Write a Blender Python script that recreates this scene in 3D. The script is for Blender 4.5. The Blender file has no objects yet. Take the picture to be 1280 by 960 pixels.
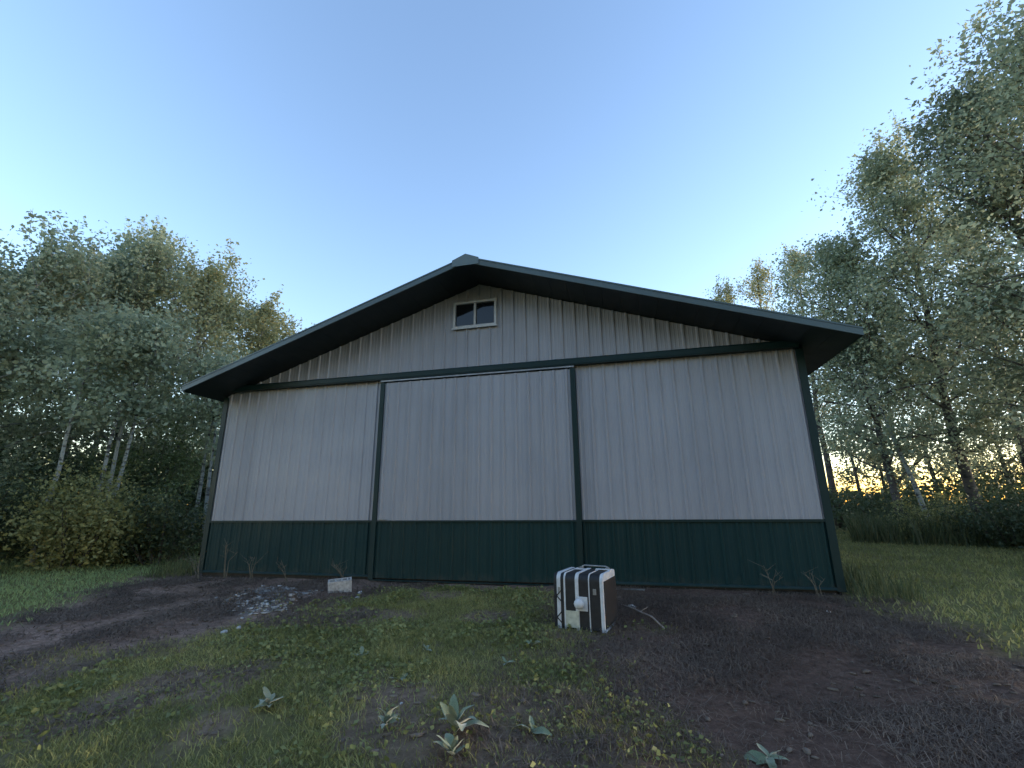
import bpy, math
import numpy as np
from mathutils import Vector, Matrix

scene = bpy.context.scene
COL = scene.collection
R = math.radians
rng = np.random.default_rng(11)

# ------------------------------------------------------------------ camera
CAM = Vector((8.179, -7.863, 1.159))
YAW, PITCH, ROLL = -0.2402, 0.2604, -0.0092
fw = Vector((math.sin(YAW) * math.cos(PITCH), math.cos(YAW) * math.cos(PITCH), math.sin(PITCH)))
rt = Vector((math.cos(YAW), -math.sin(YAW), 0)); up = rt.cross(fw)
rt2 = rt * math.cos(ROLL) + up * math.sin(ROLL); up2 = up * math.cos(ROLL) - rt * math.sin(ROLL)
cd = bpy.data.cameras.new('camera'); cam = bpy.data.objects.new('camera', cd); COL.objects.link(cam)
cd.sensor_width = 36; cd.lens = 577.63 * 36 / 1280; cd.clip_start = .05; cd.clip_end = 3000
M3 = Matrix((rt2, up2, -fw)).transposed()
cam.matrix_world = Matrix.Translation(CAM) @ M3.to_4x4()
scene.camera = cam

# ------------------------------------------------------------------ sky, sun, exposure
SUN_AZ, SUN_EL = R(66), R(2.8)
w = bpy.data.worlds.new('World'); scene.world = w; w.use_nodes = True
nt = w.node_tree; bg = nt.nodes['Background']
sky = nt.nodes.new('ShaderNodeTexSky'); sky.sky_type = 'NISHITA'; sky.sun_disc = False
sky.sun_elevation = SUN_EL; sky.sun_rotation = SUN_AZ
sky.altitude = 300; sky.air_density = 1.0; sky.dust_density = 0.35; sky.ozone_density = 1.75
tint = nt.nodes.new('ShaderNodeMix'); tint.data_type = 'RGBA'; tint.blend_type = 'MULTIPLY'; tint.inputs[0].default_value = 1; tint.inputs[7].default_value = (1.0, .95, 1.06, 1)   # cool dusk white balance
nt.links.new(sky.outputs[0], tint.inputs[6]); nt.links.new(tint.outputs[2], bg.inputs[0]); bg.inputs[1].default_value = .15
sl = bpy.data.lights.new('sun', 'SUN'); sun = bpy.data.objects.new('sun', sl); COL.objects.link(sun)
sl.energy = .5; sl.angle = R(.6); sl.color = (1, .85, .65)
sdir = Vector((math.sin(SUN_AZ) * math.cos(SUN_EL), math.cos(SUN_AZ) * math.cos(SUN_EL), math.sin(SUN_EL)))
sun.rotation_euler = sdir.to_track_quat('Z', 'Y').to_euler(); sun.location = (30, 40, 30)
vs = scene.view_settings
vs.view_transform = 'Standard'; vs.look = 'None'; vs.gamma = 1; vs.use_curve_mapping = False
vs.exposure = 3.0
scene.render.engine = 'CYCLES'
scene.render.resolution_x = 1024; scene.render.resolution_y = 768
scene.cycles.max_bounces = 4; scene.cycles.transparent_max_bounces = 4

# ------------------------------------------------------------------ helpers
def tag(o, label=None, cat=None, group=None, kind=None):
    if label: o['label'] = label
    if cat: o['category'] = cat
    if group: o['group'] = group
    if kind: o['kind'] = kind
    return o

def np_mesh(name, V, F, mat=None, smooth=False):
    """V (n,3), F (m,k) with k = 3 or 4"""
    V = np.asarray(V, np.float32); F = np.asarray(F, np.int32)
    me = bpy.data.meshes.new(name)
    k = F.shape[1]
    me.vertices.add(len(V)); me.vertices.foreach_set('co', V.ravel())
    me.loops.add(F.size); me.loops.foreach_set('vertex_index', F.ravel())
    me.polygons.add(len(F)); me.polygons.foreach_set('loop_start', np.arange(0, F.size, k, dtype=np.int32))
    me.update(calc_edges=True)
    if smooth: me.polygons.foreach_set('use_smooth', np.ones(len(F), bool))
    if mat: me.materials.append(mat)
    return me

def obj(name, me, parent=None, loc=None, rot=None):
    o = bpy.data.objects.new(name, me); COL.objects.link(o)
    if parent: o.parent = parent
    if loc is not None: o.location = loc
    if rot is not None: o.rotation_euler = rot
    return o

def empty(name, loc=(0, 0, 0), rz=0):
    o = bpy.data.objects.new(name, None); COL.objects.link(o)
    o.location = loc; o.rotation_euler = (0, 0, rz); o.empty_display_size = .2
    return o

class MB:
    """collects polygons for one mesh"""
    def __init__(s): s.v = []; s.f = []
    def add(s, V, F):
        n = len(s.v); s.v += [tuple(p) for p in V]; s.f += [tuple(i + n for i in f) for f in F]; return s
    def box(s, x0, x1, y0, y1, z0, z1):
        return s.add([(x0, y0, z0), (x1, y0, z0), (x1, y1, z0), (x0, y1, z0), (x0, y0, z1), (x1, y0, z1), (x1, y1, z1), (x0, y1, z1)],
                     [(3, 2, 1, 0), (4, 5, 6, 7), (0, 1, 5, 4), (1, 2, 6, 5), (2, 3, 7, 6), (3, 0, 4, 7)])
    def prism(s, poly, a, b, axis='y'):
        """closed 2D polygon extruded from a to b along axis"""
        n = len(poly)
        def P(p, t):
            return {'y': (p[0], t, p[1]), 'x': (t, p[0], p[1]), 'z': (p[0], p[1], t)}[axis]
        V = [P(p, a) for p in poly] + [P(p, b) for p in poly]
        F = [tuple(range(n)), tuple(range(2 * n - 1, n - 1, -1))] + [(i, i + n, (i + 1) % n + n, (i + 1) % n) for i in range(n)]
        return s.add(V, F)
    def tube(s, pts, rad, n=6, cap=True):
        pts = [Vector(p) for p in pts]; m = len(s.v)
        if not hasattr(rad, '__len__'): rad = [rad] * len(pts)
        ref = None
        for i, p in enumerate(pts):
            d = (pts[min(i + 1, len(pts) - 1)] - pts[max(i - 1, 0)]).normalized()
            if ref is None: ref = d.orthogonal().normalized()
            a = (ref - d * ref.dot(d)).normalized(); b = d.cross(a); ref = a
            for k in range(n):
                t = 2 * math.pi * k / n
                s.v.append(tuple(p + (a * math.cos(t) + b * math.sin(t)) * rad[i]))
        for i in range(len(pts) - 1):
            for k in range(n):
                s.f.append((m + i * n + k, m + i * n + (k + 1) % n, m + (i + 1) * n + (k + 1) % n, m + (i + 1) * n + k))
        if cap:
            s.f.append(tuple(m + k for k in range(n - 1, -1, -1)))
            e = m + (len(pts) - 1) * n; s.f.append(tuple(e + k for k in range(n)))
        return s
    def mesh(s, name, mat, smooth=False, bevel=0):
        import bmesh
        me = bpy.data.meshes.new(name); me.from_pydata(s.v, [], s.f)
        bm = bmesh.new(); bm.from_mesh(me)
        bmesh.ops.recalc_face_normals(bm, faces=bm.faces)
        if bevel:
            bmesh.ops.bevel(bm, geom=[e for e in bm.edges if e.calc_length() > bevel * 3], offset=bevel, segments=2, profile=.7, affect='EDGES', clamp_overlap=True)
        bm.to_mesh(me); bm.free()
        me.materials.append(mat)
        if smooth: me.polygons.foreach_set('use_smooth', np.ones(len(me.polygons), bool))
        return me
    def obj(s, name, mat, parent=None, smooth=False, bevel=0, **k):
        return obj(name, s.mesh(name, mat, smooth, bevel), parent, **k)

def vnoise(x, y, s, seed=0):
    """smooth value noise 0..1"""
    x = np.asarray(x, float) / s + 1000.3; y = np.asarray(y, float) / s + 1000.7
    xi = np.floor(x).astype(np.int64); yi = np.floor(y).astype(np.int64); fx = x - xi; fy = y - yi
    fx = fx * fx * (3 - 2 * fx); fy = fy * fy * (3 - 2 * fy)
    def h(a, b):
        n = (a * 374761393 + b * 668265263 + seed * 982451653) & 0xffffffff
        n = ((n ^ (n >> 13)) * 1274126177) & 0xffffffff
        return ((n ^ (n >> 16)) & 0xffff) / 65535.
    return (h(xi, yi) * (1 - fx) + h(xi + 1, yi) * fx) * (1 - fy) + (h(xi, yi + 1) * (1 - fx) + h(xi + 1, yi + 1) * fx) * fy

# ------------------------------------------------------------------ materials
def mat(name):
    m = bpy.data.materials.new(name); m.use_nodes = True
    return m, m.node_tree, m.node_tree.nodes['Principled BSDF']

def N(t, kind, **k):
    n = t.nodes.new(kind)
    for a, b in k.items():
        if a in n.inputs: n.inputs[a].default_value = b
        else: setattr(n, a, b)
    return n

def ramp(t, src, stops):
    r = t.nodes.new('ShaderNodeValToRGB'); e = r.color_ramp.elements
    while len(e) < len(stops): e.new(.5)
    for q, (p, c) in zip(e, stops): q.position = p; q.color = (*c, 1) if len(c) == 3 else c
    t.links.new(src, r.inputs[0]); return r.outputs[0]

def mixc(t, fac, a, b, mode='MIX'):
    m = t.nodes.new('ShaderNodeMix'); m.data_type = 'RGBA'; m.blend_type = mode
    if isinstance(fac, (int, float)): m.inputs[0].default_value = fac
    else: t.links.new(fac, m.inputs[0])
    for i, c in ((6, a), (7, b)):
        if isinstance(c, tuple): m.inputs[i].default_value = (*c, 1)
        else: t.links.new(c, m.inputs[i])
    return m.outputs[2]

def noise(t, vec, scale, detail=4, rough=.55):
    n = N(t, 'ShaderNodeTexNoise', Scale=scale, Detail=detail, Roughness=rough)
    if vec is not None: t.links.new(vec, n.inputs['Vector'])
    return n.outputs[0]

def bump(t, b, src, strength=.3, dist=.01):
    n = N(t, 'ShaderNodeBump', Strength=strength, Distance=dist)
    t.links.new(src, n.inputs['Height']); t.links.new(n.outputs[0], b.inputs['Normal'])

def painted_metal(name, c, rough=.45, dirt=(.09, .08, .07), dirt_amt=.35, spec=.4):
    m, t, b = mat(name)
    g = N(t, 'ShaderNodeNewGeometry')
    mp = N(t, 'ShaderNodeMapping'); mp.inputs['Scale'].default_value = (7, 7, .6); t.links.new(g.outputs['Position'], mp.inputs[0])
    streak = noise(t, mp.outputs[0], 1.5, 6, .6); blot = noise(t, g.outputs['Position'], .9, 5, .6)
    f = t.nodes.new('ShaderNodeMath'); f.operation = 'MULTIPLY'; t.links.new(streak, f.inputs[0]); t.links.new(blot, f.inputs[1])
    fr = ramp(t, f.outputs[0], [(.2, (0, 0, 0)), (.5, (1, 1, 1))])
    s = N(t, 'ShaderNodeMath', operation='MULTIPLY'); t.links.new(fr, s.inputs[0]); s.inputs[1].default_value = dirt_amt
    oi = N(t, 'ShaderNodeObjectInfo')
    tn = ramp(t, oi.outputs['Random'], [(0, (.90, .90, .90)), (1, (1.06, 1.06, 1.06))])
    col = mixc(t, 1.0, mixc(t, s.outputs[0], c, dirt), tn, 'MULTIPLY')
    sx = N(t, 'ShaderNodeSeparateXYZ'); t.links.new(g.outputs['Position'], sx.inputs[0])
    hz = N(t, 'ShaderNodeMapRange'); t.links.new(sx.outputs[2], hz.inputs[0]); hz.inputs[1].default_value = .0; hz.inputs[2].default_value = .5; hz.inputs[3].default_value = .62; hz.inputs[4].default_value = 0
    sp = N(t, 'ShaderNodeMath', operation='SUBTRACT'); t.links.new(hz.outputs[0], sp.inputs[0]); t.links.new(noise(t, g.outputs['Position'], 5, 6, .7), sp.inputs[1])
    sm = ramp(t, sp.outputs[0], [(-.0, (0, 0, 0)), (.35, (.3, .3, .3))])
    t.links.new(mixc(t, sm, col, (.10, .085, .07)), b.inputs['Base Color'])
    rr = ramp(t, blot, [(.3, (rough - .1,) * 3), (.7, (rough + .15,) * 3)]); t.links.new(rr, b.inputs['Roughness'])
    b.inputs['Specular IOR Level'].default_value = spec
    bump(t, b, noise(t, g.outputs['Position'], 2.2, 3), .12, .02)
    return m

def simple(name, c, rough=.6, metal=0, var=.25, scale=12, spec=.4):
    m, t, b = mat(name)
    g = N(t, 'ShaderNodeTexCoord')
    n = noise(t, g.outputs['Object'], scale, 5)
    lo = tuple(v * (1 - var) for v in c); hi = tuple(min(1, v * (1 + var)) for v in c)
    t.links.new(ramp(t, n, [(.3, lo), (.7, hi)]), b.inputs['Base Color'])
    b.inputs['Roughness'].default_value = rough; b.inputs['Metallic'].default_value = metal
    b.inputs['Specular IOR Level'].default_value = spec
    bump(t, b, n, .15, .004)
    return m

def leaf_mat(name, cols, trans=.35, rough=.55):
    m, t, b = mat(name)
    g = N(t, 'ShaderNodeNewGeometry'); oi = N(t, 'ShaderNodeObjectInfo')
    st = [(i / max(1, len(cols) - 1), c) for i, c in enumerate(cols)]
    blob = noise(t, g.outputs['Position'], .9, 4)
    a = N(t, 'ShaderNodeMath', operation='MULTIPLY_ADD'); t.links.new(g.outputs['Random Per Island'], a.inputs[0]); a.inputs[1].default_value = .55
    a2 = N(t, 'ShaderNodeMath', operation='MULTIPLY_ADD'); t.links.new(blob, a2.inputs[0]); a2.inputs[1].default_value = 1.3; a2.inputs[2].default_value = -.45
    t.links.new(a2.outputs[0], a.inputs[2])
    c = ramp(t, a.outputs[0], st)
    t.links.new(c, b.inputs['Base Color']); b.inputs['Roughness'].default_value = rough; b.inputs['Specular IOR Level'].default_value = .35
    tr = N(t, 'ShaderNodeBsdfTranslucent'); t.links.new(c, tr.inputs['Color'])
    mx = N(t, 'ShaderNodeMixShader'); mx.inputs[0].default_value = trans
    t.links.new(b.outputs[0], mx.inputs[1]); t.links.new(tr.outputs[0], mx.inputs[2])
    t.links.new(mx.outputs[0], t.nodes['Material Output'].inputs[0])
    return m

def bark_mat(name, pale, dark, marks=True):
    m, t, b = mat(name)
    tc = N(t, 'ShaderNodeTexCoord')
    mp = N(t, 'ShaderNodeMapping'); mp.inputs['Scale'].default_value = (3, 3, 7); t.links.new(tc.outputs['Object'], mp.inputs[0])
    n1 = noise(t, mp.outputs[0], 1.6, 5, .6); n2 = noise(t, tc.outputs['Object'], .5, 3)
    c = ramp(t, n1, [(.40, dark), (.50, pale), (.8, tuple(v * .8 for v in pale))])
    c = mixc(t, ramp(t, n2, [(.45, (0, 0, 0)), (.7, (.6, .6, .6))]), c, tuple(v * .35 for v in pale))
    t.links.new(c, b.inputs['Base Color']); b.inputs['Roughness'].default_value = .85
    bump(t, b, n1, .4, .01)
    return m

M = {}
M['siding'] = painted_metal('siding_taupe', (.285, .29, .325), .42, (.19, .185, .195), .35)
M['green'] = painted_metal('green_steel', (.004, .027, .029), .5, (.015, .028, .026), .25, .2)
M['trim'] = painted_metal('green_trim', (.005, .022, .023), .45, (.012, .022, .02), .25, .25)
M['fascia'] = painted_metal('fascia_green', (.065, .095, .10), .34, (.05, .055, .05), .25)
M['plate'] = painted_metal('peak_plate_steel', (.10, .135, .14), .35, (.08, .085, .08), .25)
M['soffit'] = painted_metal('soffit_dark', (.010, .020, .026), .5, (.02, .022, .02), .3)
M['roof'] = painted_metal('roof_green', (.03, .065, .055), .4, (.05, .05, .045), .3)
M['galv'] = simple('galvanised_rail', (.26, .27, .28), .5, .6, .25)
M['vinyl'] = simple('window_vinyl', (.42, .43, .45), .5, 0, .08)
M['wood_dark'] = simple('treated_board', (.035, .03, .026), .85, 0, .4)
m, t, b = mat('window_glass'); M['glass'] = m
b.inputs['Base Color'].default_value = (.008, .010, .013, 1); b.inputs['Roughness'].default_value = .04; b.inputs['Specular IOR Level'].default_value = .35
tc = N(t, 'ShaderNodeTexCoord'); bump(t, b, noise(t, tc.outputs['Object'], 2.5, 2), .06, .02)
M['black'] = simple('black_foam', (.012, .013, .016), .6, 0, .35, 30)
M['white'] = simple('white_foam', (.50, .52, .55), .6, 0, .12, 18)
M['cream'] = simple('cream_patch', (.42, .43, .36), .7, 0, .2, 22)
M['concrete'] = simple('concrete_block', (.36, .35, .34), .9, 0, .3, 25)
M['stone'] = simple('pale_stone', (.38, .37, .36), .9, 0, .35, 20)
M['ash'] = simple('grey_ash_chunk', (.27, .27, .27), .95, 0, .8, 3.2)
M['paper'] = simple('white_scrap', (.7, .7, .68), .8, 0, .1, 10)
M['stick'] = simple('bleached_branch', (.24, .20, .17), .85, 0, .35, 14)
M['stalk'] = simple('dry_stalk', (.13, .115, .09), .9, 0, .3, 14)
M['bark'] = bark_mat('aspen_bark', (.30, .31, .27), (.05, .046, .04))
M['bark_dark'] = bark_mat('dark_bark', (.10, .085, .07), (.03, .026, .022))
M['aspen'] = leaf_mat('aspen_leaf', [(.20, .24, .16), (.35, .40, .26), (.54, .57, .38)], .48)
M['aspen_y'] = leaf_mat('aspen_leaf_yellowing', [(.21, .23, .13), (.36, .37, .19), (.53, .51, .26)], .48)
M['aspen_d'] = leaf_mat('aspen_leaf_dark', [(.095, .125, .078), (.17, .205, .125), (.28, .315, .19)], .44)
M['shrub_o'] = leaf_mat('olive_shrub_leaf', [(.15, .165, .065), (.26, .26, .10), (.40, .36, .14)], .4)
M['shrub_d'] = leaf_mat('dark_shrub_leaf', [(.05, .068, .036), (.085, .112, .055), (.13, .16, .075)], .38)
M['shrub_l'] = leaf_mat('light_sapling_leaf', [(.10, .14, .065), (.16, .21, .09), (.24, .28, .12)], .45)
M['grass'] = leaf_mat('grass_blade', [(.13, .14, .05), (.27, .27, .095), (.46, .41, .17)], .35, .6)
M['lawn'] = leaf_mat('lawn_blade', [(.16, .21, .09), (.27, .34, .14), (.38, .44, .19)], .35, .6)
M['tallgrass'] = leaf_mat('tall_grass_blade', [(.05, .07, .03), (.10, .12, .05), (.19, .18, .09)], .3, .6)
M['straw'] = leaf_mat('dead_grass', [(.065, .044, .033), (.125, .09, .068), (.25, .185, .14)], .1, .8)
M['weed'] = leaf_mat('weed_leaf', [(.11, .13, .045), (.19, .21, .075), (.29, .30, .12)], .3)
m, t, b = mat('mullein_leaf'); M['mullein'] = m
tc = N(t, 'ShaderNodeTexCoord'); n = noise(t, tc.outputs['Object'], 30, 4)
t.links.new(ramp(t, n, [(.3, (.085, .12, .065)), (.7, (.155, .195, .11))]), b.inputs['Base Color'])
b.inputs['Roughness'].default_value = .85; b.inputs['Sheen Weight'].default_value = .4; bump(t, b, n, .5, .004)

# ------------------------------------------------------------------ ground
def seg_side(x, y, pts):
    """signed horizontal gap x - boundary_x(y) for a boundary given as (y, x) points sorted by y"""
    yy = np.array([p[0] for p in pts]); xx = np.array([p[1] for p in pts])
    return x - np.interp(y, yy, xx)

L_LAWN = [(-30, 9), (-5.2, 2.2), (-4.0, .9), (-3.2, .35), (-1.6, -.5), (0, -1.0), (1, -1.3), (40, -2.2)]
HUMP_L = [(-30, 2.2), (-5.2, 2.3), (-4.5, 2.9), (-3.4, 3.7), (-2.3, 4.05), (-1.5, 4.3), (-.8, 4.75), (-.4, 5.2), (0, 5.4), (40, 5.4)]
HUMP_R = [(-30, 9.6), (-6, 9.0), (-4.6, 8.35), (-3.4, 7.95), (-2.7, 7.7), (-1.8, 7.5), (-.8, 7.35), (0, 7.0), (40, 7)]
R_LAWN = [(-30, 14.5), (-4, 12.3), (-2.4, 11.45), (-.8, 11.15), (0, 11.1), (40, 11.3)]

def grass_mask(x, y):
    x = np.asarray(x, float); y = np.asarray(y, float)
    wob = (vnoise(x, y, .8, 3) - .5) * .7 + (vnoise(x, y, .25, 4) - .5) * .3
    sm = lambda v, s: np.clip(v / s + .5, 0, 1)
    left = sm(-(seg_side(x, y, L_LAWN) + wob * .9), .8)
    right = sm(seg_side(x, y, R_LAWN) + wob * 1.0, .9)
    hump = sm(seg_side(x, y, HUMP_L) + wob * 1.5, 1.0) * sm(-(seg_side(x, y, HUMP_R) + wob * 1.5), .9) * sm(-(y + .32 + wob * .3), .3)
    patch = np.clip((vnoise(x, y, .55, 9) - .30) * 4, .0, 1)      # bare patches in the hump
    hump = hump * (.25 + .75 * patch)
    bare = np.exp(-(((x - 7.4) / .75) ** 2 + ((y + 4.2) / .45) ** 2)) + .6 * np.exp(-(((x - 6.3) / .4) ** 2 + ((y + 4.1) / .3) ** 2))
    hump = hump * np.clip(1 - .8 * bare, 0, 1)
    return np.clip(np.maximum(np.maximum(left, right), hump), 0, 1)

def ash_mask(x, y):
    d = ((x - 3.15) * .5 + (y + 1.85) * -.866) ** 2 / .95 ** 2 + ((x - 3.15) * .866 + (y + 1.85) * .5) ** 2 / .55 ** 2
    return np.clip(1.0 - d + (vnoise(x, y, .3, 21) - .5) * 1.3 + (vnoise(x, y, .1, 22) - .5) * .7, 0, 1)

def gz(x, y):
    x = np.asarray(x, float); y = np.asarray(y, float)
    z = -.055 + .04 * np.minimum(y, 0) + .012 * np.clip(y, 0, 20)
    z = np.maximum(z, -.60)
    near = np.exp(-((x - 7) / 14) ** 2 - ((y + 3) / 12) ** 2)
    z = z + near * ((vnoise(x, y, 1.9, 1) - .5) * .07 + (vnoise(x, y, .55, 2) - .5) * .045 + (vnoise(x, y, .17, 5) - .5) * .026)
    z = z + .09 * ash_mask(x, y) * (.4 + 1.2 * vnoise(x, y, .14, 23))
    wall = np.exp(-(np.clip(-y, 0, 9) / .5) ** 2) * (y < .3) * (x > -.4) * (x < 11.4)
    return z - .012 * wall + .6 * (vnoise(x, y, 40, 8) - .5) * np.clip((np.hypot(x - 6, y) - 30) / 60, 0, 1)

def axis(lo, hi, d0, d1, step):
    a = np.arange(d0, d1 + step / 2, step)
    def grow(s, e):
        out = []; st = step
        while s < e:
            st *= 1.22; s += st; out.append(s)
        return out
    return np.array(sorted([d0 - v for v in grow(0, d0 - lo)] + list(a) + [d1 + v for v in grow(0, hi - d1)]))
gx = axis(-700, 700, -3, 15, .07); gy = axis(-500, 900, -8, 2, .07)
X, Y = np.meshgrid(gx, gy); Z = gz(X, Y)
nx, ny = len(gx), len(gy)
idx = np.arange(nx * ny).reshape(ny, nx)
F = np.stack([idx[:-1, :-1], idx[:-1, 1:], idx[1:, 1:], idx[1:, :-1]], -1).reshape(-1, 4)

m, t, b = mat('ground_soil'); M['ground'] = m
g = N(t, 'ShaderNodeNewGeometry'); P = g.outputs['Position']
ag = N(t, 'ShaderNodeAttribute', attribute_name='grass'); aa = N(t, 'ShaderNodeAttribute', attribute_name='ash')
n1 = noise(t, P, 1.3, 6, .6); n2 = noise(t, P, 14, 6, .65); n3 = noise(t, P, 60, 4, .6)
dirt = ramp(t, n2, [(.30, (.065, .052, .048)), (.5, (.12, .10, .092)), (.72, (.20, .172, .158))])
dirt = mixc(t, ramp(t, n1, [(.35, (0, 0, 0)), (.7, (.55, .55, .55))]), dirt, (.075, .063, .055))
dirt = mixc(t, ramp(t, n3, [(.60, (0, 0, 0)), (.72, (.6, .6, .6))]), dirt, (.26, .225, .20))
sx = N(t, 'ShaderNodeSeparateXYZ'); t.links.new(P, sx.inputs[0])
mr = N(t, 'ShaderNodeMapRange'); mr.inputs[1].default_value = 5; mr.inputs[2].default_value = 8.5; t.links.new(sx.outputs[0], mr.inputs[0])
dirt = mixc(t, mr.outputs[0], mixc(t, 1.0, dirt, (2.1, 1.68, 1.45), 'MULTIPLY'), mixc(t, 1.0, dirt, (1.0, .74, .62), 'MULTIPLY'))   # damp dark soil right of the box
turf = ramp(t, n2, [(.3, (.09, .085, .03)), (.55, (.155, .148, .052)), (.75, (.22, .20, .075))])
turf = mixc(t, ramp(t, n1, [(.4, (0, 0, 0)), (.75, (.5, .5, .5))]), turf, (.14, .115, .065))
c = mixc(t, ag.outputs['Fac'], dirt, turf)
ashc = ramp(t, n2, [(.3, (.07, .07, .072)), (.7, (.26, .26, .27))])
c = mixc(t, aa.outputs['Fac'], c, ashc)
t.links.new(c, b.inputs['Base Color']); b.inputs['Roughness'].default_value = .95; b.inputs['Specular IOR Level'].default_value = .15
add = N(t, 'ShaderNodeMath', operation='MULTIPLY_ADD'); t.links.new(n2, add.inputs[0]); add.inputs[1].default_value = 2.0; t.links.new(n3, add.inputs[2])
bump(t, b, add.outputs[0], .8, .02)
me = np_mesh('ground', np.stack([X, Y, Z], -1).reshape(-1, 3), F, M['ground'], True)
for nm, fn in (('grass', grass_mask), ('ash', ash_mask)):
    at = me.attributes.new(nm, 'FLOAT', 'POINT'); at.data.foreach_set('value', fn(X, Y).ravel().astype(np.float32))
tag(obj('ground', me), kind='structure')

# ------------------------------------------------------------------ barn
W, DEP = 10.97, 14.63
HW, HB = .936, 3.62          # wainscot height, header centre
PW = W / 12                  # three foot sheets
SL = .337; OVL, OVR, FO = .208, .495, .85   # roof overhangs: left eave, right eave, gable
ZR, XM = 5.487, 5.629
ROOF_T = .10
def roof_top(x): return ZR - SL * abs(x - XM)

def siding_profile(x0, x1, phase=.114, rib=.021, pitch=.22854):
    """points (x, depth) of ribbed steel between x0 and x1"""
    pts = [(x0, 0)]
    k = math.floor((x0 - phase) / pitch) - 1
    while phase + k * pitch < x1 + pitch:
        c = phase + k * pitch
        for dx, d in ((-.030, 0), (-.013, rib), (.013, rib), (.030, 0), (pitch * .36 - .012, 0), (pitch * .36, .004), (pitch * .36 + .012, 0), (pitch * .64 - .012, 0), (pitch * .64, .004), (pitch * .64 + .012, 0)):
            if x0 + 1e-4 < c + dx < x1 - 1e-4: pts.append((c + dx, d))
        k += 1
    pts.append((x1, 0)); return pts

def sheet(mb, x0, x1, z0, ztop, y=0, phase=.114, rib=.021, thick=.03):
    """ribbed sheet facing -y, closed at the back"""
    pr = siding_profile(x0, x1, phase, rib)
    zt = ztop if callable(ztop) else (lambda x: ztop)
    zb = z0 if callable(z0) else (lambda x: z0)
    xs = [p[0] for p in pr]; n = len(pr)
    V = [(px, y - d, zb(px)) for px, d in pr] + [(px, y - d, zt(px)) for px, d in pr] + [(px, y + thick, zb(px)) for px, d in pr] + [(px, y + thick, zt(px)) for px, d in pr]
    Fc = []
    for i in range(n - 1):
        Fc += [(i, i + 1, n + i + 1, n + i), (2 * n + i + 1, 2 * n + i, 3 * n + i, 3 * n + i + 1), (n + i, n + i + 1, 3 * n + i + 1, 3 * n + i), (i + 1, i, 2 * n + i, 2 * n + i + 1)]
    Fc += [(0, n, 3 * n, 2 * n), (n - 1, 2 * n - 1 + 0, 4 * n - 1, 3 * n - 1)]
    return mb.add(V, Fc)

barn = empty('barn', (0, 0, 0))
tag(barn, 'large grey steel pole barn with dark green wainscot, trim and sliding door', 'barn')
g_low = None
DX0, DX1 = 3.672, 7.405      # door
GAP = .0002
for i in range(12):
    a, c_ = i * PW + GAP, (i + 1) * PW - GAP
    if not 4 <= i <= 7:
        if i == 0: a = .03
        if i == 11: c_ = W - .03
        sheet(MB(), a, c_, HW + .012, lambda x: min(3.60, roof_top(x) - ROOF_T - .012)).obj('siding_panel', M['siding'], barn)
        sheet(MB(), a, c_, .03, HW - .012).obj('wainscot_panel', M['green'], barn)
    ra = a if i else .03; rc = c_ if i < 11 else W - .03
    if i == 5 or i == 6:   # window opening cuts these sheets from 5.10 to 5.97
        for q0, q1, z0, z1 in (((ra, rc, 3.60, 4.50),) + (((ra, 5.12, 4.50, None), (5.12, rc, 5.02, None)) if i == 5 else ((ra, 5.95, 5.02, None), (5.95, rc, 4.50, None)))):
            sheet(MB(), q0, q1, z0, z1 or (lambda x: roof_top(x) - ROOF_T - .01)).obj('gable_panel', M['siding'], barn)
    else:
        mb = MB(); sheet(mb, ra, rc, lambda x: min(3.601, roof_top(x) - ROOF_T - .0115), lambda x: roof_top(x) - ROOF_T - .01); mb.obj('gable_panel', M['siding'], barn)
# trim along the wainscot, split at the door
for x0, x1 in ((.07, DX0 - .004), (DX1 + .004, W - .07)):
    MB().box(x0, x1, -.034, .0, HW - .022, HW + .016).obj('wainscot_trim', M['trim'], barn)
    MB().prism([(-.005, .0), (-.045, -.004), (-.045, .012), (-.022, .034), (-.005, .034)], x0, x1, 'x').obj('base_trim', M['green'], barn)
    MB().box(x0, x1, .004, .04, -.30, .028).obj('skirt_board', M['wood_dark'], barn)
MB().box(DX0, DX1, .02, .06, -.30, -.035).obj('skirt_board', M['wood_dark'], barn)
# corner trims, L shaped
for s, x in ((1, 0), (-1, W)):
    MB().prism([(x - s * .034, -.036), (x + s * .075, -.036), (x + s * .075, -.024), (x - s * .022, -.024), (x - s * .022, .09), (x - s * .034, .09)], -.02, roof_top(x) - ROOF_T - .014 - (.02 if s > 0 else .0), 'z').obj('corner_trim', M['trim'], barn)
# header: boxed track cover with a drip lip
MB().prism([(-.002, HB - .06), (-.118, HB - .066), (-.118, HB - .05), (-.125, HB - .045), (-.125, HB + .035), (-.10, HB + .062), (-.022, HB + .068), (-.002, HB + .068)], .30, W - .04, 'x').obj('track_cover', M['trim'], barn, bevel=.003)
MB().prism([(-.002, HB - .06), (-.118, HB - .066), (-.124, HB - .045), (-.124, HB - .036), (-.002, HB - .03)], .03, .2995, 'x').obj('track_cover', M['trim'], barn)
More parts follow.
